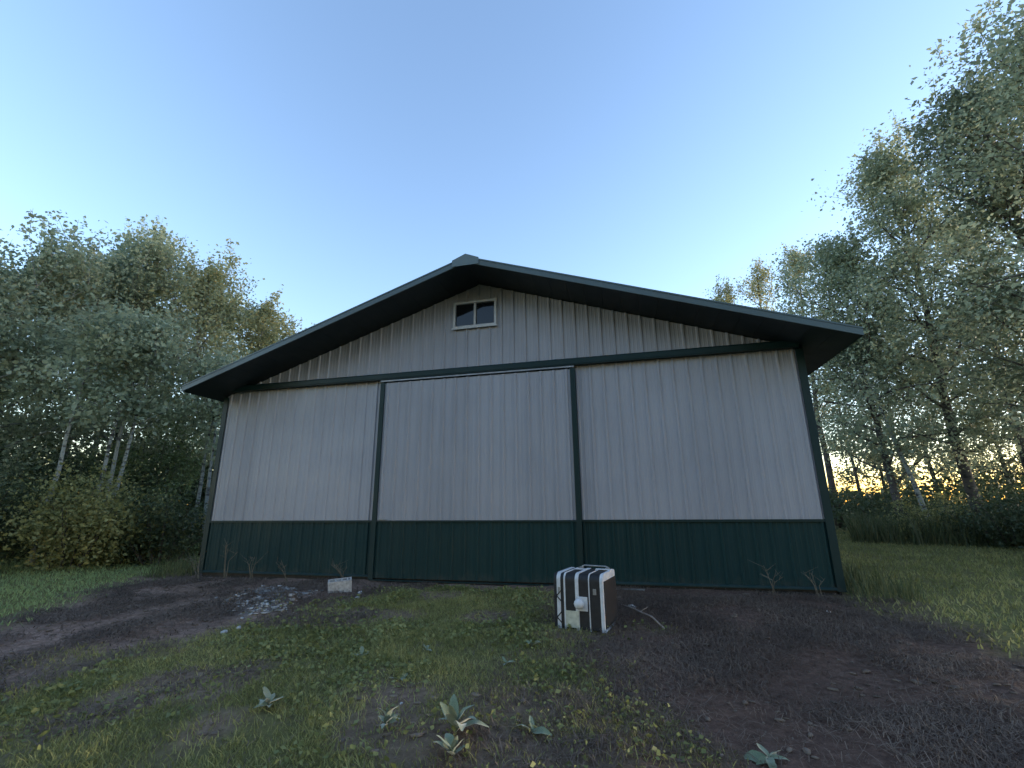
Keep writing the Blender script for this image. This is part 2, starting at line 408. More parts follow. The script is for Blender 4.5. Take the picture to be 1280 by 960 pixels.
# side and back walls, one ribbed run of sheets each
for s, x in ((-1, 0), (1, W)):
    for j in range(16):
        y0 = .045 + j * (DEP - .06) / 16; y1 = y0 + (DEP - .06) / 16 - .002
        for z0, z1, mm, nm in ((.03, HW - .01, 'green', 'wainscot_panel'), (HW + .01, roof_top(x) - ROOF_T - .01 - (.02 if s < 0 else 0), 'siding', 'siding_panel')):
            mb = MB(); sheet(mb, y0, y1, z0, z1)
            mb.v = [(x + s * (-p[1]), p[0], p[2]) for p in mb.v]
            mb.obj(nm, M[mm], barn)
    MB().box(x - .02 if s > 0 else x - .034, x + .034 if s > 0 else x + .02, .10, DEP, HW - .008, HW + .008).obj('wainscot_trim', M['trim'], barn)
    MB().box(min(x, x - s * .03), max(x, x - s * .03), .045, DEP, -.3, .028).obj('skirt_board', M['wood_dark'], barn)
MB().prism([(.0, -.2), (W, -.2), (W, roof_top(W) - ROOF_T - .012), (XM, ZR - ROOF_T - .012), (0, roof_top(0) - ROOF_T - .012)], DEP + .002, DEP + .04).obj('back_wall', M['siding'], barn)
# roof: two ribbed slopes, soffit boards under the overhangs, fascia and rake trims
for s in (-1, 1):
    xe = -OVL if s < 0 else W + OVR; xm = XM
    mb = MB(); y0, y1 = -FO + .012, DEP + .45
    top = lambda x: roof_top(x) - .006
    mb.add([(xe, y0, top(xe)), (xm, y0, top(xm)), (xm, y1, top(xm)), (xe, y1, top(xe)), (xe, y0, top(xe) - .03), (xm, y0, top(xm) - .03), (xm, y1, top(xm) - .03), (xe, y1, top(xe) - .03)],
           [(0, 1, 2, 3), (4, 7, 6, 5), (0, 4, 5, 1), (1, 5, 6, 2), (2, 6, 7, 3), (3, 7, 4, 0)])
    yy = y0 + .1
    while yy < y1 - .1:
        mb.add([(xe, yy - .03, top(xe) - .001), (xm, yy - .03, top(xm) - .001), (xm, yy + .03, top(xm) - .001), (xe, yy + .03, top(xe) - .001), (xe, yy - .012, top(xe) + .019), (xm, yy - .012, top(xm) + .019), (xm, yy + .012, top(xm) + .019), (xe, yy + .012, top(xe) + .019)],
               [(0, 1, 5, 4), (3, 7, 6, 2), (4, 5, 6, 7), (0, 4, 7, 3), (1, 2, 6, 5)])
        yy += .2286
    roof = mb.obj('roof_slope', M['roof'], barn)
    # soffit boards
    lo = lambda x: roof_top(x) - ROOF_T
    nb = 20
    for k in range(nb):
        xa = xe + (xm - xe) * k / nb + (.0015 if s < 0 else -.0015); xb = xe + (xm - xe) * (k + 1) / nb - (.0015 if s < 0 else -.0015)
        xa_, xb_ = min(xa, xb), max(xa, xb)
        MB().add([(xa_, -FO + .014, lo(xa_)), (xb_, -FO + .014, lo(xb_)), (xb_, -.0215, lo(xb_)), (xa_, -.0215, lo(xa_))] + [(xa_, -FO + .014, lo(xa_) + .02), (xb_, -FO + .014, lo(xb_) + .02), (xb_, -.0215, lo(xb_) + .02), (xa_, -.0215, lo(xa_) + .02)],
                 [(3, 2, 1, 0), (4, 5, 6, 7), (0, 1, 5, 4), (1, 2, 6, 5), (2, 3, 7, 6), (3, 0, 4, 7)]).obj('soffit_board', M['soffit'], barn)
    xw = -.036 if s < 0 else W + .036
    x_a, x_b = min(xe, xw), max(xe, xw)
    for k in range(16):
        ya = -.02 + k * (DEP + .45) / 16; yb = -.02 + (k + 1) * (DEP + .45) / 16 - .002
        MB().add([(x_a, ya, lo(x_a)), (x_b, ya, lo(x_b)), (x_b, yb, lo(x_b)), (x_a, yb, lo(x_a)), (x_a, ya, lo(x_a) + .02), (x_b, ya, lo(x_b) + .02), (x_b, yb, lo(x_b) + .02), (x_a, yb, lo(x_a) + .02)],
                 [(3, 2, 1, 0), (4, 5, 6, 7), (0, 1, 5, 4), (1, 2, 6, 5), (2, 3, 7, 6), (3, 0, 4, 7)]).obj('soffit_board', M['soffit'], barn)
    # eave fascia
    MB().box(*sorted((xe, xe + s * .02)), -FO, DEP + .45, lo(xe) - .005, roof_top(xe) - .012).obj('eave_fascia', M['trim'], barn)
    # rake fascia with a top lip
    xo = xe + s * .022
    def rk(za, zb, ya, yb):
        return ([(xo, ya, roof_top(xo) + za), (xm, ya, roof_top(xm) + za), (xm, yb, roof_top(xm) + za), (xo, yb, roof_top(xo) + za),
                 (xo, ya, roof_top(xo) + zb), (xm, ya, roof_top(xm) + zb), (xm, yb, roof_top(xm) + zb), (xo, yb, roof_top(xo) + zb)],
                [(3, 2, 1, 0), (4, 5, 6, 7), (0, 1, 5, 4), (1, 2, 6, 5), (2, 3, 7, 6), (3, 0, 4, 7)])
    MB().add(*rk(-.098, -.004, -FO - .012, -FO + .010)).add(*rk(-.0035, .022, -FO - .020, -FO + .09)).obj('rake_fascia', M['fascia'], barn)
# ridge cap and the plate that covers the peak of the rake
MB().prism([(XM - .28, roof_top(XM - .28) + .024), (XM, ZR + .03), (XM + .28, roof_top(XM + .28) + .024), (XM + .28, roof_top(XM + .28) + .036), (XM, ZR + .05), (XM - .28, roof_top(XM - .28) + .036)], -FO + .095, DEP + .45).obj('ridge_cap', M['roof'], barn)
MB().prism([(XM - .25, roof_top(.25 + XM) + .045), (XM, ZR + .065), (XM + .25, roof_top(XM + .25) + .045), (XM + .25, roof_top(XM + .25) - .08), (XM - .25, roof_top(XM + .25) - .08)], -FO - .030, -FO - .0215).obj('peak_plate', M['plate'], barn)
# gable window
WX0, WX1, WZ0, WZ1 = 5.10, 5.97, 4.484, 5.03
wf = MB()
for b_ in ((WX0, WX1, WZ0, WZ0 + .045), (WX0, WX1, WZ1 - .045, WZ1), (WX0, WX0 + .045, WZ0 + .045, WZ1 - .045), (WX1 - .045, WX1, WZ0 + .045, WZ1 - .045)):
    wf.box(b_[0], b_[1], -.045, .05, b_[2], b_[3])
wfo = wf.obj('window', M['vinyl'], barn)
MB().box(5.515, 5.553, -.03, .03, WZ0 + .045, WZ1 - .045).obj('meeting_rail', M['vinyl'], wfo)
MB().box(WX0 + .045, 5.514, -.006, .004, WZ0 + .046, WZ1 - .046).obj('pane', M['glass'], wfo)
MB().box(5.554, WX1 - .045, .010, .018, WZ0 + .046, WZ1 - .046).obj('pane', M['glass'], wfo)
MB().box(WX0 - .02, WX1 + .02, -.06, -.0455, WZ0 - .022, WZ0 + .008).obj('sill', M['vinyl'], wfo)
# sliding door hung from a rail
YD = -.075
DT = 3.50
door = MB().box(DX0 + .01, DX1 - .01, YD + .031, YD + .06, -.02, DT - .02).obj('sliding_door', M['wood_dark'], barn)
tw = .085
nd = 4; dw = (DX1 - DX0 - 2 * tw) / nd
for k in range(nd):
    a = DX0 + tw + k * dw + .0002; c_ = a + dw - .0004
    sheet(MB(), a, c_, HW + .012, DT - .008, YD, phase=DX0 + .15).obj('siding_panel', M['siding'], door)
    sheet(MB(), a, c_, -.005, HW - .012, YD, phase=DX0 + .15).obj('wainscot_panel', M['green'], door)
for x0 in (DX0, DX1 - tw + .0):
    MB().box(x0, x0 + tw, YD - .03, YD + .03, -.03, DT).obj('door_stile', M['trim'], door, bevel=.004)
MB().box(DX0 + tw + .001, DX1 - tw - .001, YD - .028, YD - .001, HW - .018, HW + .014).obj('wainscot_trim', M['trim'], door)
MB().box(DX0 + .02, DX1 - .02, YD - .034, YD + .028, -.045, -.031).obj('bottom_rail', M['green'], door)
MB().prism([(YD - .012, 3.515), (YD - .036, 3.515), (YD - .036, 3.535), (YD - .03, 3.545), (YD - .012, 3.545)], DX0 - .0, DX1 - .01, 'x').obj('track_rail', M['galv'], door)
h = MB().box(DX0 + .12, DX0 + .27, YD - .032, YD - .021, HW + .025, HW + .045).box(DX0 + .13, DX0 + .26, YD - .05, YD - .0325, HW + .028, HW + .04)
h.obj('handle', M['galv'], door, bevel=.002)

# ------------------------------------------------------------------ vegetation builders
def leaf_cloud(name, C, size, rg, material, flat=0., aspect=.62):
    """one folded four sided leaf per centre"""
    n = len(C); u = rg.normal(size=(n, 3)); u[:, 2] *= (1 - flat); u /= np.linalg.norm(u, axis=1)[:, None]
    q = rg.normal(size=(n, 3)); v = np.cross(u, q); v /= np.linalg.norm(v, axis=1)[:, None]
    nn = np.cross(u, v)
    s = size * (.5 + 1.1 * rg.uniform(0, 1, n) ** 1.4)[:, None]
    V = np.stack([C - u * s * .5, C + v * s * .5 * aspect + nn * s * .12 - u * s * .08, C + u * s * .5, C - v * s * .5 * aspect + nn * s * .12 - u * s * .08], 1).reshape(-1, 3)
    Fq = np.arange(4 * n).reshape(n, 4)
    return np_mesh(name, V, Fq, material)

def tree(x, y, h, cr, base, nleaf, lean=(0, 0), seed=0, bark='bark', leaf='aspen', label='', group=None, lsize=.115, limbs=28, spread=.33, r0=None, name='aspen_tree', cat='tree', shoots=True):
    rg = np.random.default_rng(seed)
    z0 = float(gz(x, y)) - .08
    root = empty(name, (x, y, z0)); tag(root, label, cat, group)
    tm = MB()
    npt = 9; r0 = r0 or .0105 * h + .015
    wob = np.cumsum(rg.normal(0, .018 * h / npt * 2, (npt, 2)), 0); wob[0] = 0
    path = [Vector((wob[i, 0] + lean[0] * (i / (npt - 1)) * h, wob[i, 1] + lean[1] * (i / (npt - 1)) * h, h * .94 * i / (npt - 1))) for i in range(npt)]
    rad = [r0 * (1.25 if i == 0 else 1) * (1 - .88 * i / (npt - 1)) + .006 for i in range(npt)]
    tm.tube(path, rad, 8)
    def onp(f):
        k = min(int(f * (npt - 1)), npt - 2); q = f * (npt - 1) - k
        return path[k].lerp(path[k + 1], q), rad[k] * (1 - q) + rad[k + 1] * q
    cl = []; wt = []
    for i in range(limbs):
        f = base + (1 - base) * ((i + rg.uniform(0, .9)) / limbs) ** .85
        f = min(f, .97)
        p, rr = onp(f)
        az = i * 2.399 + rg.uniform(-.5, .5)
        q = (f - base) / (1 - base)
        prof = (.55 + .75 * q) if q < .38 else (.835 * (1 - ((q - .38) / .66) ** 1.7) + .12)
        L = cr * prof * 1.15 * rg.uniform(.55, 1.25)
        el = rg.uniform(.15, .65) + .55 * q
        d = Vector((math.cos(az) * math.cos(el), math.sin(az) * math.cos(el), math.sin(el)))
        pts = [p]; dd = d.copy()
        for k in range(4):
            dd = (dd + Vector(rg.normal(0, .16, 3)) + Vector((0, 0, .05))).normalized(); pts.append(pts[-1] + dd * L / 4)
        tm.tube(pts, [max(.006, min(rr * .6, .05) * (1 - .2 * k)) for k in range(5)], 5, False)
        for k in (1, 2, 3, 4):
            cl.append(pts[k]); wt.append(.35 + .2 * k)
            for _ in range(2):
                d2 = (dd + Vector(rg.normal(0, .75, 3)) + Vector((0, 0, .12))).normalized(); e = pts[k] + d2 * L * rg.uniform(.18, .5)
                tm.tube([pts[k], (pts[k] + e) / 2 + Vector(rg.normal(0, .04, 3)), e], [.010, .007, .004], 3, False)
                cl.append(e); wt.append(1); cl.append((pts[k] + e) / 2); wt.append(.6)
    cl = np.array([tuple(c) for c in cl]); wt = np.array(wt) * rg.uniform(.45, 1.6, len(wt)); wt /= wt.sum()
    ci = rg.choice(len(cl), nleaf, p=wt)
    csz = rg.uniform(.55, 1.3, len(cl)) * spread
    pos = cl[ci] + np.clip(rg.normal(size=(nleaf, 3)), -1.7, 1.7) * csz[ci][:, None] * np.array([1, 1, .75])
    if shoots:   # upright twig ends that break the outline
        top = cl[np.argsort(-cl[:, 2] + rg.normal(0, .06 * h, len(cl)))[:int(26)]]
        ex = []
        for c_ in top:
            Ls = rg.uniform(.4, 1.0)
            e = c_ + np.array([rg.normal(0, .12), rg.normal(0, .12), Ls])
            tm.tube([c_, e], [.007, .003], 3, False)
            k = rg.uniform(0, 1, 34)[:, None]
            ex.append(c_ + (e - c_) * k + rg.normal(0, .075, (34, 3)))
        pos = np.concatenate([pos] + ex)
    tm.obj('trunk', M[bark], root, smooth=True)
    obj('crown', leaf_cloud('crown', pos, lsize, rg, M[leaf], .2), root)
    return root

def shrub(x, y, h, r, nleaf, leaf, label, group=None, seed=0, lsize=.075, stems=16, name='shrub', ry=None, cat='shrub'):
    rg = np.random.default_rng(seed); ry = ry or r
    root = empty(name, (x, y, float(gz(x, y)) - .03)); tag(root, label, cat, group)
    sm = MB(); cl = []
    for i in range(stems):
        a = rg.uniform(0, 6.283); q = rg.uniform(.1, 1) ** .6
        hh = h * (1 - .45 * q * q) * rg.uniform(.7, 1.08)
        e = Vector((math.cos(a) * r * q, math.sin(a) * ry * q, hh)); b_ = Vector((e.x * .3, e.y * .3, 0))
        mid = b_.lerp(e, .55) + Vector((0, 0, hh * .08))
        sm.tube([b_, mid, e], [.018, .012, .004], 5, False)
        for k in np.linspace(.2, 1, 7):
            p = b_.lerp(mid, k * 2) if k < .5 else mid.lerp(e, (k - .5) * 2)
            cl.append(tuple(p + Vector(rg.normal(0, .1 * r, 3))))
    cl = np.array(cl); w_ = rg.uniform(.3, 1.4, len(cl)); w_ /= w_.sum()
    ci = rg.choice(len(cl), nleaf, p=w_)
    pos = cl[ci] + rg.normal(size=(nleaf, 3)) * (.13 * r + .05) * rg.uniform(.5, 1.3, len(cl))[ci][:, None]
    pos[:, 2] = np.abs(pos[:, 2])
    sm.obj('stems', M['bark_dark'], root); obj('foliage', leaf_cloud('foliage', pos, lsize, rg, M[leaf], .2), root)
    return root

def polar(az, d):
    return CAM.x + math.sin(R(az)) * d, CAM.y + math.cos(R(az)) * d

# ------------------------------------------------------------------ left grove
LG = 'aspens of the left grove'
left_front = [  # az, dist, height, crown radius, base, leaves, leaf, label
    (-68, 17.5, 7.4, 2.9, .14, 19000, 'aspen', 'aspen at the far left edge of the photo'),
    (-62.5, 19, 8.4, 2.9, .2, 19000, 'aspen', 'second aspen from the left edge, pale trunk showing low down'),
    (-58, 20.5, 10.1, 2.8, .22, 18000, 'aspen', 'aspen behind the olive shrub with a straight pale trunk'),
    (-54.2, 20, 10.4, 2.8, .24, 17000, 'aspen', 'tallest aspen in the middle of the left grove'),
    (-49.5, 21, 10.6, 2.9, .18, 17000, 'aspen_y', 'yellowing aspen right of the tallest one in the left grove'),
    (-44.6, 21.5, 9.7, 2.6, .14, 15000, 'aspen_y', 'yellowing aspen nearest the left eave of the barn'),
]
for i, (az, d, h_, cr, ba, nl, lf, lb) in enumerate(left_front):
    x, y = polar(az, d)
    tree(x, y, h_, cr, ba, nl, (rng.normal(0, .02), rng.normal(0, .02)), 100 + i, 'bark', lf, lb, LG)
for i, (az, d, h_) in enumerate([(-71, 23, 8.8), (-65, 24, 9.6), (-60, 25, 10.2), (-56, 26, 11.8), (-51.5, 26, 12.2), (-47, 27, 12.0), (-42.5, 27, 10.8), (-39, 28, 9.3), (-76, 20, 8.5)]):
    x, y = polar(az, d)
    tree(x, y, h_, 2.6, .12, 8000, (rng.normal(0, .02), 0), 140 + i, 'bark', 'aspen' if i % 3 else 'aspen_y', 'tree in the back row of the left grove', 'back row of the left grove', lsize=.13, limbs=22)
# thin pale trunks standing close together
for i, (az, d, h_, ln) in enumerate([(-55.6, 15.6, 6.2, .02), (-54.7, 16, 6.6, .02), (-54.0, 15.8, 6.4, .04), (-58.2, 15.5, 6.3, .04), (-46.3, 15.5, 5.8, -.05), (-47.6, 16, 5.4, .0)]):
    x, y = polar(az, d)
    tree(x, y, h_, 1.0, .55, 2600, (ln, .02), 170 + i, 'bark', 'aspen', ['leftmost of three thin pale trunks close together above the olive shrub', 'middle of three thin pale trunks close together above the olive shrub', 'rightmost of three thin pale trunks close together above the olive shrub', 'lone thin pale trunk left of the three close trunks', 'thin pale sapling right beside the barn corner', 'slim sapling second from the left barn corner'][i], 'young aspens of the left grove', limbs=10, r0=.058, name='young_aspen', shoots=False)
shrub(*polar(-56.0, 14.6), 1.9, 1.5, 9000, 'shrub_o', 'olive yellow shrub at the edge of the left lawn', 'shrubs by the left lawn', 201)
shrub(*polar(-51.6, 14.9), 1.7, 1.2, 7000, 'shrub_o', 'olive shrub between the yellowish one and the barn', 'shrubs by the left lawn', 202)
shrub(*polar(-62.6, 15.2), 2.1, 1.7, 9000, 'shrub_d', 'dark green shrub at the left edge of the photo', 'shrubs by the left lawn', 203)
shrub(*polar(-49.5, 14.2), 1.6, 1.1, 6000, 'shrub_d', 'dark shrub beside the left barn corner', 'shrubs by the left lawn', 204)
shrub(*polar(-51, 18), 4.6, 1.5, 8000, 'shrub_l', 'bright green sapling between the barn corner and the aspens', None, 205, .09, 14, 'sapling', cat='sapling')
shrub(*polar(-46.2, 21.5), 3.2, 1.9, 8000, 'shrub_d', 'tall dark shrub close behind the left barn corner', 'shrubs by the left lawn', 208, .10)
shrub(*polar(-61, 18.5), 3.0, 2.2, 9000, 'shrub_d', 'tall dark shrub behind the olive one', 'shrubs by the left lawn', 206, .09)
shrub(*polar(-55, 18.6), 3.0, 2.2, 9000, 'shrub_d', 'tall dark shrub under the middle of the left grove', 'shrubs by the left lawn', 207, .09)

# ------------------------------------------------------------------ right grove
RG = 'aspens of the right grove'
right_front = [
    (43.5, 16.5, 13.4, 3.6, .12, 30000, 'aspen', (-.02, 0), 'tall aspen cut off by the right edge of the photo'),
    (37.5, 19, 14.0, 3.3, .14, 31000, 'aspen_d', (.0, 0), 'tallest aspen of the right grove, left of the edge tree'),
    (30.5, 21.5, 14.8, 3.2, .16, 29000, 'aspen', (-.01, 0), 'tall airy aspen with gaps of sky right of the barn roof'),
    (25.2, 20.5, 11.0, 2.8, .16, 22000, 'aspen', (.0, 0), 'aspen behind the right tip of the barn roof'),
    (34, 26, 13.2, 3.2, .13, 22000, 'aspen', (0, 0), 'aspen set back between the two tall ones of the right grove'),
]
for i, (az, d, h_, cr, ba, nl, lf, ln, lb) in enumerate(right_front):
    x, y = polar(az, d)
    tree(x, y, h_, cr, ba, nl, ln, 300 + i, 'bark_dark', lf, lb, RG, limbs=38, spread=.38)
x, y = 17.29, 9.95
tree(x, y, 7.0, 1.2, .72, 2600, (-.133, .06), 320, 'bark', 'aspen_d', 'pale slender trunk leaning left beside the barn', None, limbs=12, r0=.085, name='leaning_aspen')
for i, (az, d, h_, lb) in enumerate([(12.3, 27, 13.2, 'small tree top showing just above the right roof slope'), (16.5, 28, 14.6, 'sparse yellowish tree top above the right roof slope'), (20.3, 26, 14.0, 'yellowish tree rising behind the right end of the roof')]):
    x, y = polar(az, d)
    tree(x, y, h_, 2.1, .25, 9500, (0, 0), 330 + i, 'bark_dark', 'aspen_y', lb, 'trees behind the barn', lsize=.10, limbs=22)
for i, az in enumerate([22.5, 24.4, 26.2, 28.0, 30.1, 32.6, 35, 37.4, 40.1, 42.6, 45.5, 49]):
    d = 30 + 5 * ((i * 7) % 5) / 4; x, y = polar(az, d)
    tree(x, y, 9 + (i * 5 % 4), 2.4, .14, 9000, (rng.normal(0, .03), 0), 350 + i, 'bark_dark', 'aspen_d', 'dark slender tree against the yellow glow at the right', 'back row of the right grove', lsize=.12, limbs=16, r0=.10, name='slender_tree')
shrub(*polar(40.5, 14.8), 1.7, 1.6, 8000, 'shrub_d', 'dark shrub at the right edge of the photo', 'shrubs by the right lawn', 401)
shrub(*polar(36.8, 16.5), 1.7, 1.4, 7000, 'shrub_d', 'dark shrub left of the one at the right edge', 'shrubs by the right lawn', 402)
shrub(*polar(32.0, 18), 1.5, 1.4, 5000, 'shrub_d', 'low shrub at the foot of the leaning pale trunk', 'shrubs by the right lawn', 403)
shrub(*polar(45.5, 15), 2.0, 1.7, 7000, 'shrub_d', 'dark shrub beyond the right edge of the photo', 'shrubs by the right lawn', 404)
shrub(*polar(27.2, 19), 1.3, 1.2, 4000, 'shrub_o', 'low olive shrub beside the right barn corner', 'shrubs by the right lawn', 405)
shrub(*polar(23.6, 21), 1.5, 1.3, 4000, 'shrub_d', 'dark low shrub behind the right barn corner', 'shrubs by the right lawn', 406)

# unseen aspens behind the camera, added to shade the gable; its window mirrors them
def copy_tree(src, x, y, rz, sc, label, group):
    c = src.copy(); COL.objects.link(c); c.location = (x, y, float(gz(x, y)) - .08); c.rotation_euler = (0, 0, rz); c.scale = (sc,) * 3
    c['label'] = label; c['group'] = group
    for ch in src.children:
        k = ch.copy(); COL.objects.link(k); k.parent = c
    return c
SRC = [o for o in list(COL.objects) if o.name.startswith('aspen_tree') and o.get('group') in (LG, RG)]
for i, az in enumerate([146, 155, 163, 171, 180, 188, 197, 205, 214, 223, 232]):
    d = 17 + 4 * ((i * 5) % 4) / 3; x, y = polar(az, d)
    copy_tree(SRC[(i * 3) % len(SRC)], x, y, i * 1.3, 1.0 + .1 * (i % 3), 'unseen aspen added opposite the barn gable to shade it', 'unseen aspens added to shade the barn gable')

# undergrowth that closes the woods at knee height
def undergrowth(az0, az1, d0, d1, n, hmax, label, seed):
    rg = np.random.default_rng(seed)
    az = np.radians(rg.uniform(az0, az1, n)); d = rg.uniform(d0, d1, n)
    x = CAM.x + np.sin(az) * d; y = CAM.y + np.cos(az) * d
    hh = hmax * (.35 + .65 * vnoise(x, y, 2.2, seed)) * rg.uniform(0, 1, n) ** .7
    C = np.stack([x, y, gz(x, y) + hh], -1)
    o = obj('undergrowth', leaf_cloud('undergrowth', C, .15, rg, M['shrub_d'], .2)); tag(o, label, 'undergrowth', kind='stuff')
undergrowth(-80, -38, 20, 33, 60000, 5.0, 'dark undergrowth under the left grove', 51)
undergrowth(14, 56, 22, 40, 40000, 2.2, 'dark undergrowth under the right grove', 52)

# ------------------------------------------------------------------ grass
def blades(name, x, y, hgt, wid, rg, material, lean=.5, label='', cat=''):
    n = len(x); z = gz(x, y)
    a = rg.uniform(0, 6.283, n); ux, uy = np.cos(a), np.sin(a)
    b_ = rg.uniform(0, 6.283, n); L = hgt * lean * rg.uniform(.2, 1.3, n)
    B = np.stack([x, y, z - .006], -1); U = np.stack([ux, uy, 0 * ux], -1) * (wid / 2)[:, None]
    T = B + np.stack([np.cos(b_) * L, np.sin(b_) * L, hgt], -1)
    Mi = B * .5 + T * .5 + np.stack([0 * x, 0 * x, hgt * .12], -1)
    V = np.stack([B - U, B + U, Mi + U * .8, T, Mi - U * .8], 1).reshape(-1, 3)
    i = np.arange(n)[:, None] * 5
    Fq = np.concatenate([i + np.array([[0, 1, 2, 4]])], 0)
    Ft = i + np.array([[4, 2, 3]])
    me = bpy.data.meshes.new(name)
    me.vertices.add(len(V)); me.vertices.foreach_set('co', V.astype(np.float32).ravel())
    li = np.concatenate([Fq.ravel(), Ft.ravel()]).astype(np.int32)
    me.loops.add(len(li)); me.loops.foreach_set('vertex_index', li)
    ls = np.concatenate([np.arange(0, 4 * n, 4), 4 * n + np.arange(0, 3 * n, 3)]).astype(np.int32)
    me.polygons.add(2 * n); me.polygons.foreach_set('loop_start', ls); me.update(calc_edges=True); me.materials.append(material)
    o = obj(name, me); tag(o, label, cat, kind='stuff'); return o

def scatter(n, x0, x1, y0, y1, rg, keep):
    x = rg.uniform(x0, x1, n); y = rg.uniform(y0, y1, n)
    k = keep(x, y) > rg.uniform(0, 1, n)
    inside = (x > -.1) & (x < W + .1) & (y > -.12) & (y < DEP + .1)
    k &= ~inside
    return x[k], y[k]
rg = np.random.default_rng(77)
def gm2(x, y): return grass_mask(x, y) * np.clip(-.25 + 1.5 * vnoise(x, y, .32, 31) + .8 * vnoise(x, y, .09, 33), .02, 1)
x, y = scatter(230000, 1.5, 9.5, -6.6, -.2, rg, gm2)
blades('grass', x, y, rg.uniform(.018, .06, len(x)) * (.6 + .8 * vnoise(x, y, .5, 32)), rg.uniform(.004, .008, len(x)), rg, M['grass'], 1.0, 'short patchy green grass in front of the sliding door', 'grass')
x, y = scatter(85000, -14, 1.5, -7, 6, rg, grass_mask)
blades('grass', x, y, rg.uniform(.03, .075, len(x)), rg.uniform(.010, .020, len(x)), rg, M['lawn'], .8, 'mown green grass of the left lawn', 'grass')
x, y = scatter(80000, 10.8, 25, -5, 14, rg, grass_mask)
blades('grass', x, y, rg.uniform(.03, .08, len(x)), rg.uniform(.010, .022, len(x)), rg, M['grass'], .8, 'mown green grass of the right lawn', 'grass')
# taller grass along the barn side, at both corners and at the wood's edge
def strip(n, x0, x1, y0, y1): return rg.uniform(x0, x1, n), rg.uniform(y0, y1, n)
x, y = strip(2600, 11.05, 11.75, -.5, 9)
blades('tall_grass', x, y, rg.uniform(.12, .40, len(x)), rg.uniform(.008, .014, len(x)), rg, M['tallgrass'], .45, 'uncut taller grass along the right side of the barn', 'grass')
x, y = strip(1500, -1.0, -.12, -.35, 3)
blades('tall_grass', x, y, rg.uniform(.10, .42, len(x)), rg.uniform(.008, .014, len(x)), rg, M['tallgrass'], .5, 'uncut taller grass at the left barn corner', 'grass')
az = np.radians(rg.uniform(21, 47, 5000)); d = rg.uniform(17.5, 21, 5000)
x, y = CAM.x + np.sin(az) * d, CAM.y + np.cos(az) * d
blades('tall_grass', x, y, rg.uniform(.3, .95, len(x)), rg.uniform(.02, .035, len(x)), rg, M['tallgrass'], .35, 'tall pale grass at the edge of the right wood', 'grass')

# dead matted grass on the bare soil: thin curled strips lying flat
def strands(name, x, y, L, wid, rg, material, label, rise=.02):
    n = len(x); a = rg.uniform(0, 6.283, n); bend = rg.normal(0, .7, n)
    pts = []
    px, py = x.copy(), y.copy()
    for k in range(4):
        pts.append(np.stack([px, py, gz(px, py) + .004 + rise * rg.uniform(0, 1, n) * (1 if k in (1, 2) else .5)], -1))
        px = px + np.cos(a) * L / 3; py = py + np.sin(a) * L / 3; a = a + bend
    V = []
    for k in range(4):
        dd = pts[min(k + 1, 3)] - pts[max(k - 1, 0)]
        s = np.stack([-dd[:, 1], dd[:, 0], 0 * L], -1); s /= np.linalg.norm(s, axis=1)[:, None] + 1e-9
        ww = (wid * (1 if k < 3 else .3) / 2)[:, None]
        V += [pts[k] - s * ww, pts[k] + s * ww]
    V = np.stack(V, 1).reshape(-1, 3); i = np.arange(n)[:, None] * 8
    Fq = np.concatenate([i + np.array([[2 * k, 2 * k + 1, 2 * k + 3, 2 * k + 2]]) for k in range(3)], 0)
    o = obj(name, np_mesh(name, V, Fq, material)); tag(o, label, 'dead grass', kind='stuff')
dm = lambda x, y: np.clip(1 - 1.2 * grass_mask(x, y), 0, 1) * np.clip(2.2 * vnoise(x, y, .5, 41) - .35, .12, 1)
x, y = scatter(80000, 7, 12.5, -5.5, -.12, rg, dm)
strands('dead_grass', x, y, rg.uniform(.2, 1, len(x)) ** 2 * .24 + .02, rg.uniform(.0018, .0052, len(x)), rg, M['straw'], 'matted brown dead grass on the bare soil right of the striped box', .05)
x, y = scatter(45000, -1, 5, -5.5, -.12, rg, dm)
strands('dead_grass', x, y, rg.uniform(.2, 1, len(x)) ** 2 * .22 + .03, rg.uniform(.004, .010, len(x)), rg, M['straw'], 'brown dead clippings strewn over the bare soil at the left', .04)
x, y = scatter(3500, 4, 9, -6, -.3, rg, grass_mask)
strands('dead_grass', x, y, rg.uniform(.04, .14, len(x)), rg.uniform(.003, .005, len(x)), rg, M['straw'], 'stray dead blades among the short green grass', .03)

# small broad weeds
x, y = scatter(46000, 3.2, 8.6, -5.6, -.35, rg, lambda x, y: grass_mask(x, y) * np.clip(3 * vnoise(x, y, .7, 61) - .95, .03, 1) * np.clip(2.4 * vnoise(x, y, .16, 62) - .5, .05, 1))
C = np.stack([x, y, gz(x, y) + rg.uniform(.008, .055, len(x))], -1)
tag(obj('ground_weeds', leaf_cloud('ground_weeds', C, .036, rg, M['weed'], .75, .7)), 'small broad leaved weeds growing through the short grass', 'weeds', kind='stuff')

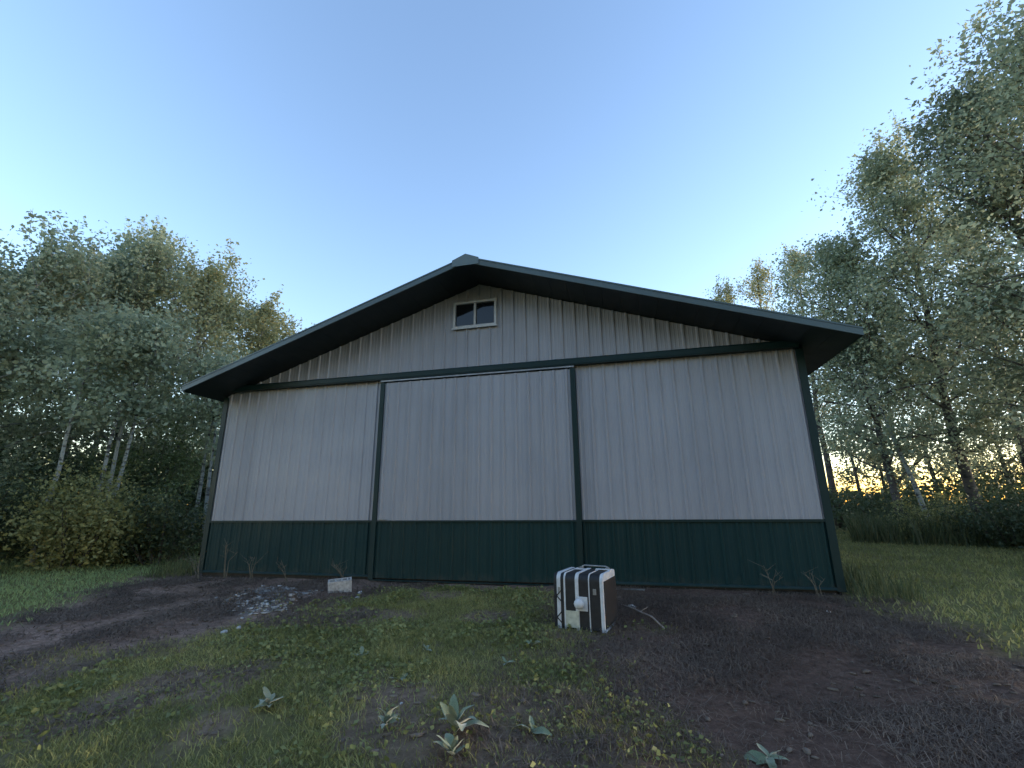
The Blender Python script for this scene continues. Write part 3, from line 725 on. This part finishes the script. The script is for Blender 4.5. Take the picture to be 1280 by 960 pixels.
# ------------------------------------------------------------------ mullein rosettes, every leaf a part
def mullein_leaf(Wd=.36, dr=.38):
    L = 1.; V = []; Fc = []
    for i in range(7):
        q = i / 6; ww = Wd * math.sin(math.pi * (q * .93 + .04)) ** .8 * .5
        zz = .30 * q - dr * q * q + .03 * math.sin(9 * q * Wd * 3)
        V += [(q * L, -ww, zz + ww * .35), (q * L, 0, zz), (q * L, ww, zz + ww * .35)]
    for i in range(6):
        for k in range(2): Fc.append((i * 3 + k, i * 3 + 3 + k, i * 3 + 4 + k, i * 3 + 1 + k))
    me = bpy.data.meshes.new('leaf'); me.from_pydata(V, [], Fc); me.materials.append(M['mullein'])
    me.polygons.foreach_set('use_smooth', np.ones(len(Fc), bool)); return me
MLS = [mullein_leaf(.36, .38), mullein_leaf(.30, .25), mullein_leaf(.42, .55)]
for i, (x, y, s, nlf, el, lb) in enumerate([
    (6.55, -4.70, .20, 9, .95, 'pale green leaf rosette left of the larger one in the foreground'),
    (7.03, -4.72, .22, 11, .85, 'largest pale green leaf rosette in the foreground centre'),
    (7.10, -4.95, .17, 8, .7, 'pale rosette at the bottom edge below the largest one'),
    (7.48, -4.55, .15, 5, .35, 'dull greyish rosette right of the largest one'),
    (5.52, -4.55, .20, 7, .45, 'spreading pale rosette in the dark grass at lower left'),
    (8.85, -4.50, .16, 8, .12, 'flattened pale rosette on the bare soil at lower right'),
    (5.60, -3.45, .15, 6, .4, 'small rosette in the grass left of the lone pale weed'),
    (6.15, -3.20, .10, 5, .5, 'tiny pale rosette midway between camera and concrete block'),
    (7.15, -2.95, .13, 6, .5, 'green rosette in front of the striped box'),
    (7.02, -3.45, .10, 5, .5, 'small green rosette nearer the camera than the box one'),
    (6.25, -3.95, .12, 4, .25, 'limp grey green rosette on a bare patch of the grass'),
]):
    p = empty('mullein_plant', (x, y, float(gz(x, y)) + .005), rng.uniform(0, 6)); tag(p, lb, 'plant', 'mullein rosettes in the grass')
    for k in range(nlf):
        o = obj('leaf', MLS[rng.integers(3)], p); sc = s * rng.uniform(.45, .95)
        o.scale = (sc, sc * rng.uniform(.85, 1.2), sc)
        o.rotation_euler = (rng.normal(0, .25), -el * rng.uniform(.3, 1.5), k * 2.399 + rng.normal(0, .25)); o.location = (0, 0, .004 * k)

# dry weeds against the wainscot, each a thing
def dry_weed(x, y, h_, n, seed, label, spreadx=.5):
    rg = np.random.default_rng(seed)
    root = empty('dry_weed', (x, y, float(gz(x, y)))); tag(root, label, 'weed', 'dry weeds along the barn wall')
    for k in range(n):
        a = rg.uniform(-1, 1); e = Vector((a * spreadx * h_, -abs(rg.normal(0, .08)) - .02, h_ * rg.uniform(.6, 1.05)))
        mid = e * .5 + Vector((-a * .10 * h_, 0, .10 * h_)); mb = MB()
        mb.tube([(0.02 * k, 0, 0), mid, e], [.0055, .0042, .0025], 4)
        for q in (.55, .75, .9):
            b_ = mid.lerp(e, (q - .5) * 2); mb.tube([b_, b_ + Vector((rg.normal(0, .09), rg.normal(0, .04), rg.uniform(.03, .12)))], [.003, .0015], 3)
        mb.obj('stalk', M['stalk'], root)
for i, a in enumerate([(.75, -.2, .75, 4, 'tallest dry weed near the left barn corner'), (1.35, -.22, .55, 4, 'branching dry weed left of the ash heap'), (2.1, -.2, .35, 3, 'short dry weed between the corner and the concrete block'), (3.25, -.22, .32, 5, 'tuft of dry stalks just left of the concrete block'), (.25, -.3, .5, 5, 'dry weed right at the left barn corner'), (10.0, -.25, .42, 4, 'dry weed near the right end of the wainscot'), (10.55, -.3, .35, 4, 'dry weed at the right barn corner')]):
    dry_weed(a[0], a[1], a[2], a[3], 500 + i, a[4])

# ------------------------------------------------------------------ small things on the ground
# concrete block with open cells
bl = empty('concrete_block', (3.74, -1.02, float(gz(3.74, -1.02)) - .01), R(33)); tag(bl, 'pale hollow concrete block standing by the barn wall', 'concrete block')
bl.rotation_euler = (R(7), R(-4), R(33)); bl.scale = (.86, .9, .9)
mb = MB(); w2, d2, h2 = .20, .10, .20
xs = [-w2, -w2 + .028, -.112 + .012, -.088 + .0, -.012, .012, .088, .100, w2 - .028, w2]
mb.box(-w2, w2, -d2, -d2 + .032, 0, h2); mb.box(-w2, w2, d2 - .032, d2, 0, h2)
for a, c_ in ((-w2 + .0, -w2 + .03), (-.085, -.06), (.03 - .012, .03 + .012), (.115, .14), (w2 - .03, w2)):
    mb.box(a, c_, -d2 + .032, d2 - .032, 0, h2)
mb.obj('block', M['concrete'], bl, bevel=.004)

# striped box
bx = empty('striped_box', (7.605, -2.03, float(gz(7.6, -2.1)) - .022), R(-11.5)); tag(bx, 'black and white striped cube with white knob and carry handle', 'box')
BW, BD, BH = .57, .56, .575
def slab(x0, x1, grow, mt, nm, z0=0, r=.075):
    """one upright layer of the box: rounded at the top front and back edges"""
    f, k, tz = -BD / 2 - grow, BD / 2 + grow, BH + grow
    P_ = [(f, z0), (f, tz - r)] + [(f + r - r * math.cos(a), tz - r + r * math.sin(a)) for a in np.linspace(.26, 1.31, 5)] + [(f + r, tz), (k - r * .6, tz)] + [(k - r * .6 + r * .6 * math.sin(a), tz - r * .6 + r * .6 * math.cos(a)) for a in (.5, 1.05)] + [(k, tz - r * .6), (k, z0)]
    return MB().prism(P_, x0, x1, 'x').obj(nm, mt, bx, bevel=.004)
px = -BW / 2
for wd, cname in ((38, 'k'), (44, 'w'), (40, 'k'), (19, 'w'), (117, 'k'), (41, 'w'), (115, 'k'), (12, 'w'), (120, 'k'), (36, 'w')):
    wd_ = wd / 582 * BW
    if cname == 'k': slab(px + .0005, px + wd_ - .0005, 0, M['black'], 'black_panel', .012)
    else: slab(px, px + wd_, .006, M['white'], 'white_stripe', .0)
    px += wd_
xr = BW / 2
# right side: black face in a white frame
MB().box(xr + .0005, xr + .010, -BD / 2 + .03, BD / 2 - .01, .035, BH - .07).obj('side_panel', M['black'], bx, bevel=.003)
MB().box(xr + .0005, xr + .018, -BD / 2 - .004, BD / 2 - .0, -.004, .030).obj('side_rail', M['white'], bx, bevel=.003)
# white crossbars on the lid
MB().box(-.145, .01, .04, .10, BH + .0065, BH + .014).obj('lid_strap', M['white'], bx, bevel=.003)
MB().box(.10, BW / 2, .10, .165, BH + .0065, BH + .014).obj('lid_strap', M['white'], bx, bevel=.003)
# handle at the back of the lid
hd = MB().tube([(-.10, .23, BH - .005), (-.10, .235, BH + .022), (-.07, .24, BH + .034), (.19, .24, BH + .030), (.22, .235, BH + .02), (.22, .23, BH - .005)], .009, 8)
hd.obj('handle', M['galv'], bx, smooth=True)
for q in (-.10, .22): MB().box(q - .022, q + .022, .185, .235, BH + .0005, BH + .02).obj('handle_bracket', M['galv'], bx, bevel=.003)
# plate with a round knob, cream square
f0 = -BD / 2
MB().box(-.020, .108, f0 - .020, f0 - .0065, .20, .345).obj('knob_plate', M['white'], bx, bevel=.006)
kb = MB(); NR = 14
prof = [(.0, -.070), (.025, -.066), (.044, -.052), (.054, -.032), (.056, -.012), (.052, .0)]
for i, (r_, yy) in enumerate(prof):
    kb.v += [(r_ * math.cos(2 * math.pi * k / NR) + .018, f0 - .0205 + yy, r_ * math.sin(2 * math.pi * k / NR) + .275) for k in range(NR)]
for i in range(len(prof) - 1):
    for k in range(NR): kb.f.append((i * NR + k, i * NR + (k + 1) % NR, (i + 1) * NR + (k + 1) % NR, (i + 1) * NR + k))
kb.obj('knob', M['white'], bx, smooth=True)
MB().box(-.147, .004, f0 - .012, f0 - .0065, .025, .195).obj('cream_patch', M['cream'], bx, bevel=.003)
for q in (-.215, .19):
    MB().box(q - .018, q + .018, f0 - .0125, f0 - .0065 + (.0 if q < 0 else .006), .37, .43).obj('latch', M['galv'], bx, bevel=.002)
# dark lacing over the first white stripe
for k in range(2):
    z = .10 + k * .22
    MB().tube([(-BW / 2 + .02, f0 - .010, z), (-BW / 2 + .09, f0 - .010, z + .075)], .006, 5).tube([(-BW / 2 + .02, f0 - .012, z + .03), (-BW / 2 + .09, f0 - .012, z - .035)], .006, 5).obj('lacing', M['black'], bx)

# bleached branch beside the box
mb = MB()
pts = [(7.98, -1.30), (8.10, -1.52), (8.20, -1.72), (8.33, -1.88), (8.44, -2.16)]
P3 = [Vector((a, c_, float(gz(a, c_)) + z)) for (a, c_), z in zip(pts, (.02, .035, .045, .04, .02))]
o_ = P3[0].copy()
mb.tube([p - o_ for p in P3], [.006, .009, .011, .012, .011], 7)
mb.tube([P3[2] - o_, P3[2] - o_ + Vector((.10, .04, .05))], [.006, .003], 5)
tag(mb.obj('fallen_branch', M['stick'], None, smooth=True, loc=o_), 'bleached bent branch lying right of the striped box', 'branch')
# length of channel on the soil by the wall
x0 = 7.75; zz = float(gz(8.05, -.35))
tag(MB().prism([(-.02, 0), (.02, 0), (.02, .018), (.016, .018), (.016, .004), (-.016, .004), (-.016, .018), (-.02, .018)], 0, .55, 'x').obj('metal_channel', M['galv'], None, loc=(x0, -.30, zz + .004), rot=(0, 0, R(-2))), 'short metal channel lying at the wall behind the striped box', 'metal rail')

# stones and ash
import random
random.seed(5)
def rock_mesh(seed, mt, sq=(1, .8, .55)):
    rg = np.random.default_rng(seed); import bmesh
    bm = bmesh.new(); bmesh.ops.create_icosphere(bm, subdivisions=1, radius=.5)
    for v in bm.verts:
        v.co *= rg.uniform(.7, 1.15); v.co = Vector((v.co.x * sq[0], v.co.y * sq[1], v.co.z * sq[2]))
    me = bpy.data.meshes.new('stone'); bm.to_mesh(me); bm.free(); me.materials.append(mt); return me
RK = [rock_mesh(i, M['stone']) for i in range(5)]
def stone(x, y, s, label, mt=None, k=0, name='stone', cat='stone', group=None):
    o = obj(name, RK[k % 5] if mt is None else mt, None, (x, y, float(gz(x, y)) + s * .12), (random.uniform(-.3, .3), random.uniform(-.3, .3), random.uniform(0, 6)))
    o.scale = (s, s, s); tag(o, label, cat, group); return o
stone(3.63, -3.06, .10, 'pale stone at the near tip of the ash heap', k=0)
stone(3.70, -2.92, .085, 'second pale stone at the near tip of the ash heap', k=1)
stone(2.05, -1.62, .08, 'pale stone on the bare soil left of the ash heap', k=2)
stone(5.60, -3.30, .05, 'small white stone in the grass left of the rosettes', k=3)
stone(8.12, -1.38, .12, 'tan stone lying behind the fallen branch', k=4)
stone(4.12, -1.08, .10, 'stone leaning at the right of the concrete block', k=2)
stone(4.22, -1.30, .09, 'flat stone in front of the concrete block', k=1)
stone(10.25, -1.10, .05, 'tiny white stone on the soil by the right of the barn', k=2)
stone(6.45, -4.3, .035, 'tiny white pebble above the left foreground rosette', k=3)
SC = rock_mesh(33, M['paper'], (1, .7, .3))
stone(10.33, -1.28, .075, 'white scrap on the bare soil at the right', SC, name='litter_scrap', cat='litter')
stone(8.12, -3.85, .05, 'white scrap on the soil near the foreground', SC, name='litter_scrap', cat='litter')
# ash heap: flakes and lumps
rg = np.random.default_rng(8); mb = MB()
base_ = [np.array([tuple(v.co) for v in rock_mesh(60 + k, M['ash'], (1.2, .6, .3)).vertices]) for k in range(6)]
tmp = rock_mesh(60, M['ash']); Fr = np.array([tuple(p.vertices) for p in tmp.polygons])
Vs, Fs, cnt = [], [], 0
while cnt < 1300:
    x, y = rg.uniform(1.8, 4.4), rg.uniform(-3.1, -.7)
    if float(ash_mask(np.array(x), np.array(y))) < rg.uniform(.05, 1): continue
    s = .015 + .075 * rg.uniform() ** 3.5; a = rg.uniform(0, 6.283); v = base_[cnt % 6] * s
    tl = rg.normal(0, .3); v = np.stack([v[:, 0], v[:, 1] * math.cos(tl) - v[:, 2] * math.sin(tl), v[:, 1] * math.sin(tl) + v[:, 2] * math.cos(tl)], -1)
    v = np.stack([v[:, 0] * math.cos(a) - v[:, 1] * math.sin(a) + x, v[:, 0] * math.sin(a) + v[:, 1] * math.cos(a) + y, v[:, 2] + float(gz(x, y)) + s * .15], -1)
    Vs.append(v); Fs.append(Fr + cnt * len(v)); cnt += 1
tag(obj('ash_rubble', np_mesh('ash_rubble', np.concatenate(Vs), np.concatenate(Fs), M['ash'])), 'heap of pale grey ash and rubble left of the concrete block', 'rubble', kind='stuff')
# soil clods on the bare ground
Vs, Fs, cnt = [], [], 0
M['clod'] = simple('soil_clod', (.14, .108, .085), .95, 0, .5, 1.7)
while cnt < 2600:
    x, y = rg.uniform(-.6, 11.3), rg.uniform(-5, -.15)
    if float(grass_mask(np.array(x), np.array(y))) > .45: continue
    s = .014 + .075 * rg.uniform() ** 3.5; a = rg.uniform(0, 6.283); v = base_[cnt % 6] * s
    v = np.stack([v[:, 0] * math.cos(a) - v[:, 1] * math.sin(a) + x, v[:, 0] * math.sin(a) + v[:, 1] * math.cos(a) + y, v[:, 2] + float(gz(x, y)) + s * .1], -1)
    Vs.append(v); Fs.append(Fr + cnt * len(v)); cnt += 1
tag(obj('soil_clods', np_mesh('soil_clods', np.concatenate(Vs), np.concatenate(Fs), M['clod'])), 'small clods of soil scattered over the bare ground', 'soil', kind='stuff')
